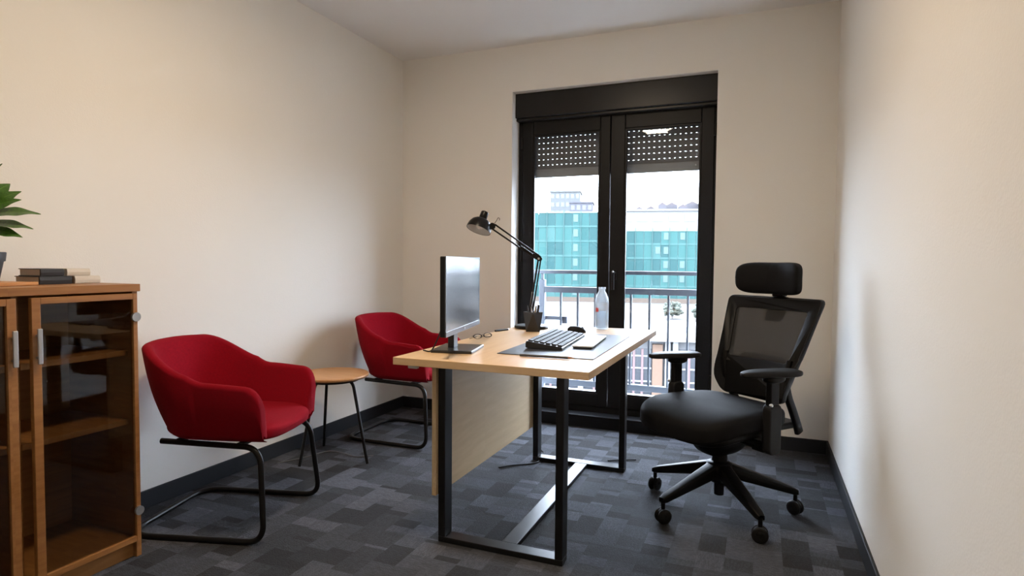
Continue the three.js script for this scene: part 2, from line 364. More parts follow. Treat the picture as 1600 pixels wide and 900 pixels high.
// low brick building right below: glazed bays, posts, brick pier, white columns
{
  const b = thing('brick_building', 'low brick building with glazed bays and pink posts below the railing', 'building', ext(2.5, GY, 30), PHI), h = 3.0;
  const o = (l) => l - 2.5;
  part('wall', bx(o(-9), o(12), 0, h, -8, -.3), mat(lin(.09, .09, .092), .9), b);
  part('roof', bx(o(-9.3), o(12.3), h, h + .18, -8.3, .45), mat(lin(.12, .118, .115), .9), b);
  const gl = mat(lin(.02, .023, .028), .25), pk = mat(lin(.085, .05, .05), .7), wh = mat(lin(.14, .14, .14), .7), bk = mat(lin(.085, .052, .034), .9);
  for (const [a, c] of [[-8.6, -6.6], [-6.3, -4.2], [-3.8, -1.9], [-1.6, .2], [.5, 1.68], [3.0, 4.6], [4.9, 6.8], [7.1, 9.2]]) {
    const w = part('window', bx(o(a), o(c), .25, 2.55, -.3, -.2), gl, b);
    for (const y of [.95, 1.6, 2.2]) part('transom', bx(o(a), o(c), y - .035, y + .035, -.2, -.12), wh, w);
    for (const f of [.28, .62]) { const x = o(a + (c - a) * f); part('mullion', bx(x - .055, x + .055, .25, 2.55, -.2, -.1), pk, w); }
  }
  for (const l of [1.95, -4.0, 6.95]) part('brick_pier', bx(o(l - .24), o(l + .24), 0, 2.8, -.3, .05), bk, b);
  for (const l of [2.42, 2.78, -1.75, 4.75, 9.4]) part('column', bx(o(l - .12), o(l + .12), 0, h, -.25, .12), wh, b);
  part('vent', bx(o(1.98), o(2.28), h + .18, h + .6, -1.6, -1.2), mat(lin(.12, .12, .13), .8), b);
  part('vent', bx(o(3.0), o(3.5), h + .18, h + .5, -2.4, -2.0), mat(lin(.12, .12, .13), .8), b);
}
function bush(label, l, d, r, tall, s) {
  const b = thing('tree', label, 'tree', ext(l, GY, d), PHI, 'trees beyond the road');
  part('trunk', rod([0, 0, 0], [0, tall * .7, 0], .1, 8), mat(lin(.12, .1, .09), .9), b);
  const tufts = [];
  for (let k = 0; k < 90; k++) {                                      // crown of many small leafy tufts
    const a = hash(k, 1, s) * 6.283, e = Math.acos(1 - 1.7 * hash(k, 2, s)), q = .45 + .55 * hash(k, 3, s), w = (.16 + .14 * hash(k, 4, s)) * r;
    tufts.push(new THREE.IcosahedronGeometry(w, 0).scale(1, .6, 1).rotateZ(hash(k, 5, s) * 3).translate(Math.cos(a) * Math.sin(e) * r * q, tall * (.5 + .45 * Math.cos(e) * q), Math.sin(a) * Math.sin(e) * r * q));
  }
  const g = merge(tufts); part('foliage', g, mat(lin(.036, .042, .032), .95), b);
}
single('site_fence', 'low tan hoarding along the foot of the teal buildings', 'fence', bx(-34, 34, 0, .8, -.1, .1), mat(lin(.05, .036, .026), .9), ext(0, GY, 106), PHI);
bush('pale grey-green bushy tree beyond the grass, nearest the door frame', 10.4, 74, 1.7, 2.9, 80);
bush('smaller grey-green tree beyond the grass, further from the door frame', 6.6, 76, 1.3, 2.3, 82);

// ------------------------------------------------------------------ ceiling lamp (seen mirrored in the door glass); its light stands inside the shade
{
  const l = thing('ceiling_lamp', 'round flush ceiling lamp with a white glowing shade', 'lamp', [-1.056, H - .085, -1.6]);
  part('base_ring', lathe([[0, .085], [.185, .085], [.185, .062], [.178, .058], [0, .058]]), mat(lin(.75, .74, .72), .5), l);
  const sh = lathe([[.176, .058], [.176, .04], [.168, .018], [.145, .004], [.1, -.003], [.0005, -.006]]);
  part('shade', sh, new THREE.MeshStandardMaterial({ color: lin(.9, .88, .82), roughness: .5, emissive: lin(1, .82, .6), emissiveIntensity: 22, side: THREE.DoubleSide }), l);
  const p = new THREE.RectAreaLight(lin(1, .79, .56), 74, .22, .22); p.position.set(0, -.009, 0); p.rotation.x = -Math.PI / 2; p.castShadow = true; p.name = 'lamp_light'; l.add(p);
}

// ------------------------------------------------------------------ desk
{
  const x0 = -1.279, x1 = -.517, z0 = -3.334, z1 = -1.936;
  const d = thing('desk', 'rectangular office desk with wooden top and black steel frame legs', 'desk', [(x0 + x1) / 2, 0, (z0 + z1) / 2]);
  const cx = (x0 + x1) / 2, cz = (z0 + z1) / 2;
  const local = (g) => g.translate(-cx, 0, -cz);
  const top = bx(x0, x1, .712, .74, z0, z1, .0015, 1), uv = top.attributes.uv, n = top.attributes.normal, p = top.attributes.position;
  for (let i = 0; i < uv.count; i++) { if (Math.abs(n.getY(i)) > .7) uv.setXY(i, p.getZ(i), p.getX(i)); else if (Math.abs(n.getZ(i)) > .7) uv.setXY(i, p.getX(i), p.getY(i) * 2); }
  part('desk_top', local(top), deskMat, d);
  for (const [a, b] of [[-2.12, -2.06], [-3.192, -3.132]]) {
    const f = part('leg_frame', local(bx(-1.152, -.64, 0, .022, a, b, .003)), blackSteel, d);
    part('top_rail', local(bx(-1.152, -.545, .69, .712, a, b, .003)), blackSteel, f);
    part('leg', local(bx(-1.152, -1.122, .022, .69, a, b, .003)), blackSteel, f); part('leg', local(bx(-.67, -.64, .022, .69, a, b, .003)), blackSteel, f);
  }
  part('floor_stretcher', local(bx(-.905, -.84, .001, .021, -3.132, -2.12, .003)), blackSteel, d);
  part('cross_bar', local(bx(-1.1, -1.06, .68, .711, -3.132, -2.12, .003)), blackSteel, d);
  const pan = bx(-1.172, -1.154, .187, .70, -3.215, -2.045, .0015, 1), pu = pan.attributes.uv;
  part('modesty_panel', local(pan), panelMat, d, 'pale wooden modesty panel');
  part('cable_clip', local(bx(-1.22, -1.18, .7, .712, -1.965, -1.945, .004)), mat(lin(.7, .69, .67), .5), d, 'white plastic clip');
}

// ------------------------------------------------------------------ monitor
{
  const a = .205, m = thing('monitor', 'black flat computer monitor turned sideways on the desk', 'monitor', [-1.12, .74, -2.215], a);
  // local +x is the way the screen faces
  const hw = .262, y0 = .082, y1 = .382;
  const shell = part('housing', [bx(-.022, 0, y0, y1, -hw, hw, .004), bx(-.04, -.02, y0 + .05, y1 - .05, -hw + .09, hw - .09, .01)], black, m);
  part('bezel', [bx(-.002, .003, y0, y0 + .02, -hw, hw, .001), bx(-.002, .0016, y1 - .006, y1, -hw, hw), bx(-.002, .0016, y0 + .02, y1 - .006, -hw, -hw + .006), bx(-.002, .0016, y0 + .02, y1 - .006, hw - .006, hw)], mat(lin(.1, .11, .13), .3), shell);
  part('screen', bx(-.001, .001, y0 + .02, y1 - .006, -hw + .006, hw - .006), phys(lin(.045, .05, .06), .2, { ior: 1.85 }), shell, 'dark glossy switched-off screen');
  part('emblem', new THREE.CylinderGeometry(.005, .005, .001, 16).rotateZ(Math.PI / 2).translate(.0036, y0 + .01, 0), chrome, shell);
  part('stand_neck', [bx(-.06, -.034, .01, .24, -.03, .03, .004)], phys(lin(.012, .012, .013), .35, { specularIntensity: .6 }), m);
  part('stand_base', [bx(-.11, .06, 0, .012, -.105, .105, .004)], mat(lin(.022, .022, .023), .3), m);
  part('cable', smooth([[-.045, .13, .03], [-.075, .10, .05], [-.09, .05, .075], [-.112, .006, .09], [-.15, .004, .07]], .0026), rubber, m);
}

// ------------------------------------------------------------------ desk mat, keyboard, mouse, white pad, pencil
single('desk_mat', 'charcoal rectangular desk mat lying under the keyboard', 'desk mat', bx(-.194, .194, 0, .003, -.4, .4, .0014, 1), mat(lin(.03, .033, .042), .5), [-.773, .7402, -2.586], .025);
{
  const k = thing('keyboard', 'black full-size keyboard on the desk mat', 'keyboard', [-.842, .7434, -2.60], .085);
  // local z along the length; rear (raised) side towards -x
  const L = .25, D = .078, sl = (x) => .02 - .011 * (x / D);
  const side = extrude([[-D, .004], [D, .0], [D, .009], [D - .003, .012], [-D + .004, .032], [-D, .028]], 2 * L, [], 0).translate(0, 0, -L);
  part('case', side, mat(lin(.02, .021, .024), .4), k);
  const keyM = phys(lin(.03, .033, .04), .6, { specularIntensity: .5 }), tilt = Math.atan2(.02, 2 * D - .01);
  const rows = [15, 15, 14, 13, 12, 8];
  rows.forEach((n, r) => {
    const x = -D + .016 + r * .0252;
    let z = L - .012; const span = 2 * L - .024;
    const ws = []; for (let i = 0; i < n; i++) ws.push(r === 5 && i === 3 ? 6 : (i === 0 || i === n - 1) ? 1.6 : 1); const tot = ws.reduce((q, w) => q + w, 0);
    for (const w of ws) {
      const l = span * w / tot, g = bx(-.0098, .0098, 0, .006, -l / 2 + .0018, l / 2 - .0018, .0015, 1);
      const q = part('key', g, keyM, k); q.position.set(x, .0322 - (x + D - .004) * .1316 - .001, z - l / 2); q.rotation.z = -tilt; z -= l;
    }
  });
}
{
  const m = thing('computer_mouse', 'black computer mouse at the far edge of the desk mat', 'mouse', [-.878, .7402, -3.03], .5);
  part('body', blob(.05, .034, .032, .8, .8, ([x, y, z]) => [x, Math.max(0, y) * (1 - .25 * x / .05), z]), rubber, m);
  part('scroll_wheel', new THREE.CylinderGeometry(.008, .008, .006, 16).rotateX(Math.PI / 2).translate(.03, .0215, 0), softPlastic, m);
}
{
  const t = thing('trackpad', 'thin blank white pad lying beside the keyboard', 'pad', [-.700, .7436, -2.64], .085);
  part('surface', extrude(roundRect(-.043, .043, -.198, .198, .008), .004, [], .001).rotateX(-Math.PI / 2).translate(0, .007, 0), mat(lin(.86, .87, .89), .35), t);
  part('body', bx(-.041, .041, 0, .007, -.194, .194, .003), mat(lin(.08, .08, .09), .5), t);
}
{
  const p = thing('pencil', 'dark pencil with brown end along the front edge of the desk mat', 'pencil', [-.745, .7402, -2.165], .055);
  part('shaft', new THREE.CylinderGeometry(.0055, .0055, .19, 6).rotateZ(Math.PI / 2).translate(-.01, .0055, 0), mat(lin(.02, .021, .022), .4), p);
  part('tip', new THREE.CylinderGeometry(.0055, .001, .022, 6).rotateZ(Math.PI / 2).translate(.096, .0055, 0), mat(lin(.3, .12, .05), .6), p, 'sharpened brown tip');
}

// ------------------------------------------------------------------ glass bottle
{
  const b = thing('glass_bottle', 'clear glass water bottle with a small red mark on desk', 'bottle', [-.80, .7402, -3.25]);
  const out = [[.0005, 0], [.032, 0], [.036, .004], [.0365, .06], [.037, .115], [.0365, .15], [.033, .172], [.024, .196], [.0175, .208], [.0165, .216], [.0195, .221], [.0195, .23]];
  const inn = [[.0165, .23], [.0140, .216], [.0145, .206], [.021, .194], [.0305, .17], [.034, .15], [.0345, .115], [.034, .06], [.0335, .008], [.0005, .005]];
  part('glass', lathe([...out, ...inn], 48), clearGlass, b);
  part('water', lathe([[.0005, .0055], [.0332, .0085], [.0337, .06], [.0341, .10], [.0005, .10]], 48), water, b);
  const lab = new THREE.CylinderGeometry(.0378, .0375, .045, 32, 1, true, -.9, 2.6).translate(0, .125, 0);
  part('label', lab, mat(lin(.55, .57, .6), .6, { side: THREE.DoubleSide, transparent: true, opacity: .45 }), b, 'pale translucent paper label');
  part('mark', new THREE.CylinderGeometry(.0382, .0380, .022, 12, 1, true, -.75, .5).translate(0, .108, 0), mat(lin(.5, .05, .04), .6, { side: THREE.DoubleSide }), b, 'small red printed mark');
}

// ------------------------------------------------------------------ pen cup and pens
{
  const c = thing('pen_cup', 'black faceted pen cup standing in front of the desk lamp', 'pen cup', [-1.105, .7402, -2.99], .35);
  // square cup with triangular facets: top square turned against the bottom one
  const r = .05, h = .102, top = [], bot = [];
  for (let i = 0; i < 4; i++) { const a = i * Math.PI / 2; top.push([r * Math.cos(a) * 1.04, h, r * Math.sin(a) * 1.04]); bot.push([r * Math.cos(a + Math.PI / 4), 0, r * Math.sin(a + Math.PI / 4)]); }
  const pos = []; const tri = (a, b, q) => pos.push(...a, ...b, ...q);
  const sc = (q, k, y) => [q[0] * k, y ?? q[1], q[2] * k];
  for (let i = 0; i < 4; i++) {
    const j = (i + 1) % 4, t0 = top[i], t1 = top[j], b0 = bot[i], b1 = bot[j];
    tri(t0, t1, b0); tri(t1, b1, b0);
    tri(sc(t1, .93), sc(t0, .93), sc(b0, .93, .004)); tri(sc(t1, .93), sc(b0, .93, .004), sc(b1, .93, .004));
    tri(t1, t0, sc(t0, .93)); tri(t1, sc(t0, .93), sc(t1, .93));
    tri([0, 0, 0], b0, b1); tri([0, .004, 0], sc(b1, .93, .004), sc(b0, .93, .004));
  }
  const g = new THREE.BufferGeometry(); g.setAttribute('position', new THREE.Float32BufferAttribute(pos, 3)); g.computeVertexNormals();
  part('cup', g, mat(lin(.018, .018, .019), .38, { side: THREE.DoubleSide }), c);
  const pens = [[[-.014, .008, .006], [-.03, .135, .012], lin(.02, .02, .02), 'black pen leaning left in the pen cup', 'pen'], [[.0, .008, -.012], [-.018, .128, -.004], lin(.55, .55, .56), 'silver pen leaning slightly left in the pen cup', 'pen'],
    [[.006, .008, .01], [.024, .138, .004], lin(.5, .42, .3), 'pale wooden pencil leaning right in the pen cup', 'pencil'], [[.012, .008, -.004], [.036, .142, -.004], lin(.015, .015, .016), 'thick black marker at the right of the pen cup', 'marker'], [[-.004, .008, -.006], [.01, .132, -.016], lin(.16, .16, .17), 'dark grey pen upright in the pen cup', 'pen']];
  for (const [a, b, col, label, cat] of pens) {
    const o = thing(cat, label, cat, [-1.105, .7402, -2.99], -.39, 'pens in the pen cup'), r0 = cat === 'marker' ? .0058 : .0037;
    const e = a.map((q, i) => q + (b[i] - q) * .86);
    part('barrel', rod(a, e, r0), mat(col, .4), o); part('end', rod(e, b, r0, 12, r0 * (cat === 'marker' ? .9 : .45)), mat(col.clone().multiplyScalar(.7), .4), o);
  }
}

// ------------------------------------------------------------------ desk lamp with two-part spring arm
{
  const l = thing('desk_lamp', 'black articulated desk lamp with domed shade and round base', 'desk lamp', [-1.165, .7402, -3.13], .3892);
  // local x runs to the right along the arm, y up, z towards the room
  part('base', lathe([[.0005, 0], [.092, 0], [.094, .004], [.094, .013], [.088, .018], [.0005, .019]], 48), blackTube, l);
  part('pivot', [cyl(.012, .014, .05, -.012, .043, 0), bx(-.026, .002, .06, .09, -.012, .012, .004)], blackTube, l);
  const E0 = [.035, .388, 0], A0 = [-.012, .08, 0];
  for (const z of [-.011, .011]) part('lower_arm', rod([A0[0], A0[1], z], [E0[0], E0[1], z], .0045), blackTube, l);
  part('lower_arm', rod([A0[0] + .016, A0[1] - .006, 0], [E0[0] + .012, E0[1] - .014, 0], .004), blackTube, l);
  part('spring', rod([-.004, .12, .0], [.006, .2, 0], .0065), satin, l);
  part('elbow', [new THREE.CylinderGeometry(.015, .015, .034, 24).rotateX(Math.PI / 2).translate(E0[0], E0[1], 0), bx(-.03, .03, -.011, .011, -.012, .012, .005).rotateZ(-.55).translate(E0[0] - .008, E0[1] + .003, 0)], blackTube, l);
  part('elbow_screw', new THREE.CylinderGeometry(.006, .006, .004, 16).rotateX(Math.PI / 2).translate(E0[0], E0[1] - .004, .019), chrome, l);
  const H0 = [-.215, .556, 0], up = [.010, .020];
  part('upper_arm', rod([E0[0] + .004, E0[1] + .012, 0], [H0[0] + .008, H0[1] + .014, 0], .0046), blackTube, l);
  part('upper_arm', rod([E0[0] - .012, E0[1] - .006, 0], [H0[0] - .004, H0[1] - .012, 0], .0046), blackTube, l);
  part('spring', rod([E0[0] - .03, E0[1] + .015, 0], [E0[0] - .1, E0[1] + .062, 0], .0065), blackTube, l);
  part('head_joint', [new THREE.CylinderGeometry(.018, .018, .028, 20).rotateX(Math.PI / 2).translate(H0[0] - .006, H0[1] + .004, 0), rod([H0[0] - .006, H0[1] + .004, 0], [H0[0] - .05, H0[1] + .014, 0], .009), smooth([[H0[0] + .006, H0[1] + .02, 0], [H0[0] + .018, H0[1] + .036, 0], [H0[0] + .026, H0[1] + .05, 0], [H0[0] + .034, H0[1] + .046, 0], [H0[0] + .033, H0[1] + .036, 0]], .0016, 24, 6)], blackTube, l);
  const shade = new THREE.Group();
  const dome = lathe([[.069, 0], [.0685, .012], [.064, .032], [.053, .052], [.037, .064], [.024, .068], [.023, .066], [.036, .061], [.051, .05], [.062, .031], [.0665, .012], [.0672, 0], [.069, 0]], 44);
  const cap = lathe([[.0005, .112], [.018, .112], [.0215, .108], [.0225, .062], [.0005, .06]], 32), inner = lathe([[.0662, .001], [.0655, .012], [.0612, .030], [.05, .048], [.035, .0585], [.0005, .062]], 44);
  const M = new THREE.Matrix4().compose(V(H0[0] - .082, H0[1] - .018, .004), new THREE.Quaternion().setFromEuler(new THREE.Euler(-.30, .0, -.32, 'XYZ')), V(1, 1, 1));
  for (const g of [dome, cap, inner]) g.applyMatrix4(M);
  const sh = part('shade', dome, blackTube, l); part('cap', cap, blackTube, sh); part('lining', inner, mat(lin(.72, .71, .68), .35, { side: THREE.DoubleSide }), sh, 'white inner lining');
  const bulb = new THREE.SphereGeometry(.022, 20, 14).translate(0, .03, 0).applyMatrix4(M);
  part('bulb', bulb, mat(lin(.8, .8, .78), .3), sh);
}
// eyeglasses and a pen near the left edge of the desk
{
  const g = thing('eyeglasses', 'folded black eyeglasses on the desk behind the monitor', 'eyeglasses', [-1.215, .7402, -2.60], 1.25); g.scale.y = .5;
  for (const s of [-1, 1]) { const rim = new THREE.TorusGeometry(.024, .0028, 8, 28); rim.scale(1.1, .85, 1); rim.rotateX(-.25); part('rim', rim.translate(s * .034, .0245, 0), black, g); part('lens', new THREE.CircleGeometry(.0235, 24).scale(1.1, .85, 1).rotateX(-.25).translate(s * .034, .0245, 0), phys(lin(.9, .93, .95), .02, { transmission: 1, thickness: 0, side: THREE.DoubleSide }), g); part('temple', smooth([[s * .062, .030, 0], [s * .06, .028, -.01], [s * .02, .014, -.016 - .004 * s], [-s * .05, .008, -.018 - .004 * s], [-s * .066, .004, -.018 - .004 * s]], .0024, 30, 6), black, g); }
  part('bridge', smooth([[-.009, .028, 0], [0, .032, .001], [.009, .028, 0]], .0024, 10, 6), black, g);
}
{
  const p = thing('pen', 'short black pen lying at the left edge of the desk', 'pen', [-1.255, .7402, -2.92], 1.25);
  part('barrel', new THREE.CylinderGeometry(.0048, .0048, .1, 14).rotateZ(Math.PI / 2).translate(0, .0048, 0), black, p);
  part('tip', new THREE.CylinderGeometry(.0048, .001, .014, 14).rotateZ(Math.PI / 2).translate(.057, .0048, 0), satin, p);
  part('clip', bx(-.045, -.01, .0094, .0108, -.0015, .0015), satin, p);
}
// cables on the floor under the desk
single('floor_cable', 'black cable looping on the carpet beneath the desk panel', 'cable', smooth([[-1.27, .006, -2.93], [-1.22, .0055, -2.99], [-1.14, .0055, -3.05], [-1.11, .0055, -3.10], [-1.13, .0055, -3.19], [-1.13, .012, -3.25], [-1.185, .05, -3.255], [-1.19, .16, -3.245]], .0042, 80), rubber);
single('floor_cable', 'thin dark cable end lying on the carpet by the window', 'cable', smooth([[-.76, .005, -3.28], [-.72, .005, -3.31], [-.68, .006, -3.33], [-.62, .005, -3.36]], .0038, 30), rubber);

// ------------------------------------------------------------------ red armchairs
function armchair(label) {
  const t = thing('armchair', label, 'armchair', [0, 0, 0], 0, 'red armchairs along the wall');
  const YB = .385, YT = .765;
  const lerp = (a, b, k) => a + (b - a) * k;
  const plan = (tt, h) => {            // outline at height fraction h; tt from -1 to 1 runs arm front, back, arm front
    const hh = Math.max(0, h) ** .85, w = lerp(.222, .298, hh), xb = lerp(-.20, -.315, hh), xf = lerp(.262, .285, Math.min(1, hh * 1.6)), x0 = lerp(-.02, -.03, hh);
    const a = Math.abs(tt), s = Math.sign(tt);
    if (a >= .5) return [lerp(x0, xf, (a - .5) * 2), s * lerp(w, w * .955, ((a - .5) * 2) ** 2)];
    const al = a * Math.PI; return [x0 - (x0 - xb) * Math.cos(al) ** .82, s * w * Math.sin(al) ** .82];
  };
  const sstep = (a, b, x) => { const k = Math.min(1, Math.max(0, (x - a) / (b - a))); return k * k * (3 - 2 * k); };
  const rim = (tt) => {
    const a = Math.abs(tt); let y = lerp(YT, .632, sstep(.2, .62, a)) - .012 * sstep(.6, .95, a) - .006 * sstep(0, .25, a);
    if (a > .86) { const k = Math.min(1, (a - .86) / .14); y = .415 + (y - .415) * (1 - k ** 2.6) ** (1 / 2.6); }
    return y;
  };
  const TH = .042;
  const NP = [];                        // cross-section stations
  const sect = (tt, k) => {
    const top = rim(tt), H2 = YT - YB, at = (y, inset) => {
      const e = .004, h = (y - YB) / H2, p = plan(tt, h), q = plan(Math.min(1, tt + e), h), o = plan(Math.max(-1, tt - e), h);
      let nx = -(q[1] - o[1]), nz = q[0] - o[0]; const L = Math.hypot(nx, nz) || 1; nx /= L; nz /= L;
      // inward = towards the axis
      if (nx * (0.05 - p[0]) + nz * (0 - p[1]) < 0) { nx = -nx; nz = -nz; }
      return [p[0] + nx * inset, y, p[1] + nz * inset];
    };
    const r = Math.min(TH / 2, (top - YB) / 3), up = top - r;
    if (k < .12) { const f = k / .12, q = at(YB + .004, .03); return [lerp(.03, q[0], f), lerp(YB - .002, YB, f), q[2] * f]; }
    if (k < .22) { const f = (k - .12) / .10 * Math.PI / 2; return at(YB + .034 * (1 - Math.cos(f)), .034 * (1 - Math.sin(f))); }
    if (k < .52) { const f = (k - .22) / .30, y = lerp(YB + .034, up, f); return at(y, -.010 * Math.sin(f * Math.PI) * (tt * tt < .3 ? 1 : .6)); }
    if (k < .70) { const f = (k - .52) / .18 * Math.PI; return at(up + r * Math.sin(f), r - r * Math.cos(f)); }
    const f = (k - .70) / .30; return at(lerp(up, Math.min(up, YB + .03), f), 2 * r + .012 * f);
  };
  part('shell', surf((u, v) => sect(-1 + 2 * u, v), 120, 50), redFabric, t);
  const seat = part('seat', blob(.262, .042, .222, .42, .5, ([x, y, z]) => { const r2 = (z / .222) ** 2; return [x * (1 - .06 * r2) + .03, y + .426 - .010 * (x > .1 ? ((x - .1) / .16) ** 2 : 0) - .012 * (1 - r2) * (y > 0 ? 1 : 0), z * (x < -.05 ? 1 - .25 * ((-.05 - x) / .2) ** 2 : 1)]; }, 64, 28), redFabric, t);
  part('seam', smooth([[.0, .4545, -.1], [.08, .4535, -.115], [.15, .451, -.09], [.185, .449, -.03], [.185, .449, .05]], .0016, 40, 6), redSeam, seat);
  const r = .0115, X = .268, W = .232, Y = .371;
  part('sled_frame', bent([[-.19, Y, W - .05], [X - .02, Y, W - .02], [X + .012, r, W + .015], [-.295, r, W + .02], [-.295, r, -W - .02], [X + .012, r, -W - .015], [X - .02, Y, -W + .02], [-.19, Y, -W + .05]], [.07, .075, .11, .11, .075, .07], r, 14), blackTube, t, 'black bent steel tube');
  part('mounting_bar', bx(-.12, -.09, Y + .002, Y + .014, -.19, .19, .002), blackTube, t); part('mounting_bar', bx(.15, .18, Y + .002, Y + .014, -.21, .21, .002), blackTube, t);
  return t;
}
const chairA = armchair('red upholstered tub armchair beside the wooden glass-door cabinet');
chairA.position.set(-2.085, 0, -1.925); chairA.rotation.y = .27;
const chairB = chairA.clone(); chairB.name = numbered('armchair'); scene.add(chairB);
chairB.userData = { ...chairA.userData, label: 'red upholstered tub armchair in the far corner behind the desk' };
chairB.position.set(-2.06, 0, -3.29); chairB.rotation.y = .0;

// ------------------------------------------------------------------ round side table between the armchairs
{
  const t = thing('side_table', 'small round wooden side table with thin black splayed legs', 'side table', [-2.19, 0, -2.72]);
  const top = lathe([[.0005, .478], [.19, .478], [.1945, .475], [.196, .47], [.194, .462], [.186, .458], [.0005, .458]], 64);
  const p = top.attributes.position, uv = top.attributes.uv; for (let i = 0; i < p.count; i++) uv.setXY(i, p.getX(i) + p.getY(i), p.getZ(i));
  part('table_top', top, tableMat, t);
  part('under_ring', new THREE.TorusGeometry(.14, .009, 10, 48).rotateX(Math.PI / 2).translate(0, .449, 0), blackTube, t);
  for (const [x, z] of [[.238, .012], [-.19, -.15], [-.065, .195]]) { const L = Math.hypot(x, z), ux = x / L, uz = z / L; part('leg', bent([[ux * .02, .449, uz * .02], [ux * (L - .10), .449, uz * (L - .10)], [x, .004, z]], .045, .0085), blackTube, t); }
}
single('floor_cable', 'thin grey cable on the carpet below the round table', 'cable', smooth([[-2.40, .004, -2.52], [-2.33, .004, -2.66], [-2.28, .004, -2.80], [-2.18, .004, -2.80], [-2.08, .004, -2.78], [-2.0, .004, -2.83]], .003, 60), mat(lin(.12, .12, .125), .6));

// ------------------------------------------------------------------ cabinet with glass doors
{
  const z0 = -1.53, z1 = -.77, xb = XL + .014, xf = -2.11, c = thing('cabinet', 'brown wooden cabinet with smoked glass doors against the wall', 'cabinet', [(xb + xf) / 2, 0, (z0 + z1) / 2]);
  const cx = (xb + xf) / 2, cz = (z0 + z1) / 2, L = (g) => g.translate(-cx, 0, -cz), zm = -1.15;
  part('top', L(bx(xb, xf + .008, .985, 1.012, z0 - .004, z1 + .004, .002)), cabMat, c);
  part('side', L(bx(xb, xf - .004, 0, .985, z0, z0 + .02, .001)), cabMat, c);
  part('side', L(bx(xb, xf - .004, 0, .985, z1 - .02, z1, .001)), cabMat, c);
  part('divider', L(bx(xb + .01, xf - .035, .07, .985, zm - .009, zm + .009)), cabMat, c);
  part('back', L(bx(xb, xb + .008, .05, .985, z0 + .02, z1 - .02)), cabMat, c);
  part('bottom', L(bx(xb + .008, xf - .006, .06, .08, z0 + .02, z1 - .02)), cabMat, c);
  part('plinth', L(bx(xf - .04, xf - .022, 0, .06, z0 + .02, z1 - .02)), cabMat, c);
  for (const y of [.495, .75]) for (const [a, b] of [[z0 + .021, zm - .01], [zm + .01, z1 - .021]]) part('shelf', L(bx(xb + .009, xf - .03, y, y + .019, a, b, .001)), cabMat, c);
  for (const [a, b, hinge] of [[z0 + .014, zm - .021, -1], [zm + .021, z1 - .014, 1]]) {
    const y0 = .066, y1 = .978, X0 = xf - .004, X1 = xf + .014, s = .026, n = .015, la = hinge < 0 ? a + n : a + s, lb = hinge < 0 ? b - s : b - n;
    const d = part('door', [L(bx(X0, X1, y0, y1, a, la, .002)), L(bx(X0, X1, y0, y1, lb, b, .002)), L(bx(X0, X1, y1 - .021, y1, la, lb, .002)), L(bx(X0, X1, y0, y0 + .021, la, lb, .002))], cabMat, c);
    const gp = new THREE.PlaneGeometry(lb - la, y1 - y0 - .042).rotateY(Math.PI / 2).translate(X0 + .008, (y0 + y1) / 2, (la + lb) / 2);
    part('glass', L(gp), smokeGlass, d, 'smoked glass pane');
    const hz = hinge < 0 ? b - .013 : a + .013;
    part('handle', L(merge([bx(X1 + .012, X1 + .02, .77, .882, hz - .007, hz + .007, .003), rod([X1, .79, hz], [X1 + .014, .79, hz], .004), rod([X1, .86, hz], [X1 + .014, .86, hz], .004)])), satin, d, 'brushed metal handle');
    const kz = hinge < 0 ? a + .005 : b - .005;
    for (const y of [.18, .893]) part('hinge_cap', L(new THREE.CylinderGeometry(.0165, .0165, .008, 28).rotateZ(Math.PI / 2).translate(X1 + .004, y, kz + (hinge < 0 ? .003 : -.003))), satin, d, 'round brushed metal hinge cap');
  }
}
// books on the cabinet
function book(label, x0, x1, y, h, z0, z1, cover, pages) {
  const b = thing('book', label, 'book', [(x0 + x1) / 2, y, (z0 + z1) / 2], 0, 'books on the cabinet'), w = (x1 - x0) / 2, d = (z1 - z0) / 2, t = .0025;
  // spine on the +x side, pages show at the two ends
  part('cover', [bx(-w, w, 0, t, -d, d, .0008, 1), bx(-w, w, h - t, h, -d, d, .0008, 1), extrude([[w - .004, 0], [w + .002, .003], [w + .004, h / 2], [w + .002, h - .003], [w - .004, h]], 2 * d).translate(0, 0, -d)], cover, b);
  part('pages', bx(-w + .004, w - .003, t, h - t, -d + .003, d - .003), pages, b);
}
{
  const y = 1.0122, pg = mat(lin(.62, .56, .48), .9), pw = mat(lin(.62, .57, .5), .9), dk = mat(lin(.025, .026, .028), .5), cr = mat(lin(.62, .57, .49), .7);
  book('black book with tan page edges, bottom of the dark pair on the cabinet', -2.42, -2.28, y, .028, -1.405, -1.30, dk, pg);
  book('slightly smaller black book, top of the dark pair on the cabinet', -2.405, -2.282, y + .0285, .026, -1.38, -1.305, dk, pg);
  book('cream book, bottom of the pale pair behind the black books', -2.40, -2.276, y, .028, -1.502, -1.413, cr, pw);
  book('cream book, top of the pale pair behind the black books', -2.41, -2.285, y + .0285, .026, -1.472, -1.392, cr, pw);
}
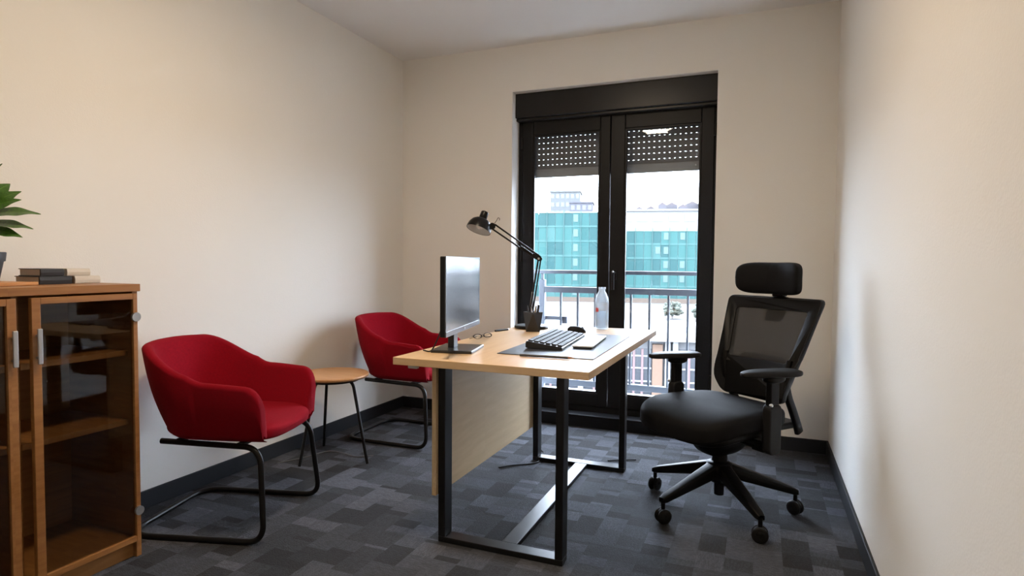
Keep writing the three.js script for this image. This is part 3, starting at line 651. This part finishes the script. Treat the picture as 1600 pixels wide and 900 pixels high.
// wooden board and potted plant at the left
{
  single('wooden_board', 'small flat wooden board under the potted plant', 'board', bx(-.13, .13, 0, .012, -.1, .1, .003), mat(lin(.9, .88, .85), .5, { map: wood([214, 160, 100], [186, 128, 72], 1.5, 1.5, 51) }), [-2.345, 1.0122, -1.155], .1);
  const p = thing('potted_plant', 'green leafy plant in a dark grey pot on the cabinet', 'plant', [-2.37, 1.0244, -1.175]);
  part('pot', lathe([[.0005, 0], [.046, 0], [.049, .004], [.061, .066], [.066, .068], [.069, .096], [.0665, .098], [.063, .094], [.058, .07], [.0005, .068]], 48), mat(lin(.042, .047, .055), .55), p);
  part('soil', lathe([[.0005, .086], [.0622, .084], [.058, .072]], 30), mat(lin(.03, .02, .014), 1), p);
  const leafTex = tex(128, 256, (u, v) => { const m = Math.abs(u - .5) * 2, k = .8 + .25 * vnoise(u * 8, v * 24, 24, 90), vein = Math.max(0, 1 - m * 16) + .35 * Math.max(0, Math.sin((v * 16 - m * 3) * 6.28) - .85) * 6; return [(62 + 44 * Math.min(1, vein)) * k, (102 + 46 * Math.min(1, vein)) * k, (26 + 16 * Math.min(1, vein)) * k]; }, true);
  const leafMat = phys(lin(1, 1, 1), .38, { map: leafTex, side: THREE.DoubleSide });
  const leaf = surf((u, v) => { const s = (u - .5) * 2, w = .5 * Math.sin(Math.PI * Math.min(1, v ** .8)) ** .9 * (1 - .25 * v); return [s * w * .62, -.28 * v * v + .06 * Math.abs(s) * w + .012 * Math.sin(v * 14) * s, v]; }, 8, 18);
  // leaf: base point, direction angle about y (0 = towards +z), rise, length
  const spec = [[[.03, .20, -.02], 2.42, .30, .125], [[.015, .215, -.01], 2.2, .55, .10], [[.03, .17, -.02], 2.5, .12, .105], [[.01, .26, 0], 1.9, 1.25, .12], [[.02, .15, -.02], 2.3, -.05, .085], [[.005, .24, -.005], 3.1, .8, .12], [[-.01, .22, .01], -.6, .6, .13], [[-.02, .2, .0], -1.7, .5, .12], [[0, .25, .02], .5, .7, .13], [[-.01, .18, .02], .2, .2, .12], [[.01, .19, .02], 1.1, .35, .12], [[-.02, .17, -.02], -2.6, .3, .12], [[.02, .23, -.02], 2.7, .75, .10], [[.0, .28, 0], -1.0, 1.2, .11]];
  for (const [b, dir, rise, len] of spec) {
    const m = part('leaf', leaf, leafMat, p); m.position.set(b[0], b[1] + .02, b[2]); m.scale.setScalar(len); m.rotation.order = 'YXZ'; m.rotation.set(-rise, dir, .85 + .35 * Math.sin(dir * 7));
    part('stem', smooth([[b[0] * .1, .08, b[2] * .1], [b[0] * .35, .08 + (b[1] - .08) * .6, b[2] * .35], [b[0], b[1] + .02, b[2]]], .0022, 16, 6), mat(lin(.07, .13, .03), .6), p);
  }
}

// ------------------------------------------------------------------ office chair
{
  const TH = .889, c = thing('office_chair', 'black mesh-back office chair with headrest and five-star wheeled base', 'office chair', [-.15, 0, -2.835], Math.PI + TH);
  // local +x is the way the chair faces
  const base = Math.PI + TH, worldDir = [-.244, 1.012, 2.269, 3.525, 4.78];       // world angles of the five legs (x = cos, z = sin)
  const hub = part('base_hub', lathe([[.0005, .215], [.035, .225], [.055, .215], [.062, .19], [.06, .15], [.04, .13], [.0005, .13]], 32), chairPlastic, c);
  for (const wa of worldDir) {
    const a = wa + base, ux = Math.cos(a), uz = Math.sin(a);                       // into the chair's own frame
    const legG = surf((u, v) => {
      const r = .03 + .305 * v, w = .033 - .014 * v, h = .034 - .019 * v, y = .188 - .088 * v, an = u * Math.PI * 2, s = w * sp(Math.cos(an), .5), q = h * sp(Math.sin(an), .5);
      const k = v > .97 ? .75 : 1;
      return [ux * r - uz * s * k, y + q * k, uz * r + ux * s * k];
    }, 20, 16);
    part('leg', legG, chairPlastic, c);
    const tx = ux * .325, tz = uz * .325, sw = a + 1.1 + wa, px = Math.cos(sw), pz = Math.sin(sw);
    const ca = part('caster', [rod([tx, .05, tz], [tx, .098, tz], .009), new THREE.SphereGeometry(.0275, 20, 12, 0, Math.PI * 2, 0, Math.PI / 2).translate(tx, .036, tz)], chairPlastic, c);
    for (const s of [-1, 1]) { const w = lathe([[.0005, .013], [.016, .013], [.026, .010], [.0318, .003], [.0318, -.003], [.026, -.009], [.0005, -.009]], 28).rotateX(Math.PI / 2).rotateY(-sw).translate(tx + -pz * s * .014, .032, tz + px * s * .014); part('wheel', w, rubber, ca); }
  }
  part('gas_column', [cyl(.023, .021, .13, 0, .135, 0), cyl(.032, .034, .08, 0, .235, 0), cyl(.02, .02, .09, 0, .31, 0)], chairPlastic, c);
  const mech = part('tilt_mechanism', [bx(-.15, .15, .325, .385, -.095, .095, .02), blob(.14, .075, .085, .7, .8, ([x, y, z]) => [x * (1 + 2 * y), y + .325, z * (1 + 2 * y)], 32, 16), bx(-.24, -.1, .335, .375, -.05, .05, .01)], chairPlastic, c);
  part('lever', [rod([.03, .352, -.07], [.03, .345, -.23], .006), bx(.015, .05, .338, .352, -.27, -.21, .005)], chairPlastic, mech);
  // seat: pan below, cushion with a rolled front edge
  part('seat_pan', blob(.225, .036, .225, .45, .6, ([x, y, z]) => [x + .045, y + .402 - .02 * (x / .22) ** 2 * (x > 0 ? 1.4 : .3), z], 48, 16), chairPlastic, c);
  part('seat_cushion', blob(.265, .054, .258, .46, .5, ([x, y, z]) => { const f = Math.max(0, (x - .06) / .2), r = Math.abs(z) / .258; return [x * (1 - .06 * r * r) + .028, y * (1 + .12 * f) + .452 - .045 * f * f - .010 * (y > 0 ? (1 - r * r) * (1 - f) : 0), z * (1 - .06 * Math.max(0, -x) / .26)]; }, 72, 30).translate(.03, 0, 0), seatFabric, c);
  // backrest: bent frame with mesh
  const BY0 = .49, BY1 = .945, prof = (y) => { const k = (y - BY0) / (BY1 - BY0); return -.215 + .035 * Math.sin(Math.min(1, Math.max(0, k * 2.2)) * Math.PI) * .6 - .165 * Math.max(0, k - .12) ** 1.15; };
  const bendBack = (g) => { const p = g.attributes.position; for (let i = 0; i < p.count; i++) { const z = p.getX(i), y = p.getY(i), d = p.getZ(i); p.setXYZ(i, prof(y) + d + .55 * z * z * (1 - .4 * (y - BY0) / .43), y, z); } g.computeVertexNormals(); return g; };
  const half = (y) => { const k = (y - BY0) / (BY1 - BY0); return .185 + .068 * Math.min(1, Math.max(0, k)) ** .9 - .02 * Math.max(0, .18 - k) / .18; };
  const ring = (inset, bot, top, cr) => {
    const out = [], n = 26, y0 = BY0 + bot, y1 = BY1 - top;
    const side = (y) => { let w = half(y) - inset; const e = Math.min(y - y0, y1 - y); if (e < cr) w -= cr - Math.sqrt(Math.max(0, cr * cr - (cr - e) ** 2)); return w; };
    for (let i = 0; i <= n; i++) { const f = i / n, y = y0 + (y1 - y0) * (.5 - .5 * Math.cos(f * Math.PI)); out.push([side(y), y]); }
    const wt = side(y1); for (let i = 1; i < 10; i++) out.push([wt - 2 * wt * i / 10, y1]);
    for (let i = n; i >= 0; i--) { const f = i / n, y = y0 + (y1 - y0) * (.5 - .5 * Math.cos(f * Math.PI)); out.push([-side(y), y]); }
    const wb = side(y0); for (let i = 1; i < 10; i++) out.push([-wb + 2 * wb * i / 10, y0]);
    return out;
  };
  const fr = extrude(ring(0, 0, 0, .022), .02, [ring(.046, .17, .05, .02).reverse()], .004).translate(0, 0, -.012);
  part('back_frame', toCreasedNormals(bendBack(fr), .6), chairPlastic, c);
  const meshTex = tex(256, 256, (u, v, x, y) => ((x % 8) < 4 ? 26 : 0) + ((y % 8) < 4 ? 26 : 0) + 20 + 14 * hash(x, y, 3), true, [10, 10]);
  const mg = new THREE.PlaneGeometry(1, 1, 20, 24); { const p = mg.attributes.position; for (let i = 0; i < p.count; i++) { const y = BY0 + .15 + (p.getY(i) + .5) * (BY1 - BY0 - .185); p.setXYZ(i, p.getX(i) * 2 * (half(y) - .03), y, .006); } }
  part('back_mesh', bendBack(mg), mat(lin(.5, .5, .52), .85, { map: meshTex, side: THREE.DoubleSide, transparent: true, opacity: .92 }), c, 'dark woven mesh');
  // lumbar plate with slots behind the mesh
  const slots = []; for (let k = 0; k < 5; k++) slots.push(roundRect(.02, .095, .035 + k * .024 + BY0, .047 + k * .024 + BY0, .0055, 3), roundRect(-.095, -.02, .035 + k * .024 + BY0, .047 + k * .024 + BY0, .0055, 3));
  const lum = extrude(roundRect(-.125, .125, BY0 + .012, BY0 + .19, .03), .012, slots.map((q) => q.reverse())).translate(0, 0, -.034);
  part('lumbar_plate', toCreasedNormals(bendBack(lum), .6), softPlastic, c);
  // bracket that carries the headrest
  const hb = extrude(roundRect(-.045, .045, BY1 - .11, BY1 + .005, .012), .016).translate(0, 0, -.03);
  part('headrest_bracket', toCreasedNormals(bendBack(hb), .6), chairPlastic, c);
  // back support: bar from the mechanism, flaring up behind the back
  for (const s of [-1, 1]) part('back_support', surf((u, v) => {
    const pts = [[-.335, .345, .15], [-.315, .385, .153], [-.275, .45, .16], [-.235, .52, .164], [-.215, .58, .168], [-.219, .63, .172], [-.23, .68, .176]];
    const cv = armCurve ??= new THREE.CatmullRomCurve3(pts.map((q) => V(...q))), q = cv.getPoint(v), tn = cv.getTangent(v), an = u * Math.PI * 2;
    const side = V(0, 0, 1), nn = tn.clone().cross(side).normalize(), a = .021 * (1 - .3 * v) * sp(Math.cos(an), .6), b = .013 * sp(Math.sin(an), .6);
    return [q.x + nn.x * a, q.y + nn.y * a, s * (q.z + b)];
  }, 16, 40), chairPlastic, c);
  part('back_foot', [bx(-.345, -.14, .365, .395, -.15, .15, .012)], chairPlastic, c);
  // headrest: curved padded roll on a stem
  part('headrest_stem', [rod([prof(BY1) - .02, BY1 - .06, 0], [prof(BY1) - .012, BY1 + .07, 0], .014), bx(prof(BY1) - .04, prof(BY1) + .005, BY1 + .005, BY1 + .035, -.028, .028, .008)], chairPlastic, c);
  part('headrest', blob(.04, .074, .172, .55, .5, ([x, y, z]) => { const q = z / .172; return [x + prof(BY1) + .03 + .045 * q * q - .012 * (y / .074) ** 2, y * (1 + .10 * q * q) + BY1 + .092, z]; }, 60, 28), seatFabric, c);
  part('height_lever', rod([prof(.86) - .03, .875, .24], [prof(.86) - .10, .86, .285], .004), satin, c);
  // armrests
  for (const s of [-1, 1]) {
    const zc = s * .272, ar = part('armrest', [bx(-.015, .028, .34, .365, Math.min(s * .05, s * .29), Math.max(s * .05, s * .29), .008), extrude(roundRect(-.022, .036, .335, .53, .02), .03, [], .006).translate(0, 0, zc - .015)], softPlastic, c);
    part('post', extrude(roundRect(-.014, .028, .50, .638, .006), .02, [], .004).translate(0, 0, zc - .010), chairPlastic, ar);
    part('pad_carrier', blob(.055, .02, .03, .8, .9, ([x, y, z]) => [x, y + .638, z + zc]), chairPlastic, ar);
    const turn = s < 0 ? -.35 : -.35, padG = blob(.128, .0145, .047, .62, .5, ([x, y, z]) => [x, y + .008 * (x / .128) ** 2 * (x > 0 ? -.6 : .3), z * (1 - .22 * (x / .128))], 48, 16).rotateY(turn).translate(.02, .662, zc);
    part('arm_pad', padG, rubber, ar);
    part('button', new THREE.SphereGeometry(.008, 12, 8).translate(.036, .535, zc + s * .018), chrome, ar);
  }
}
var armCurve;

renderer.render(scene, camera);
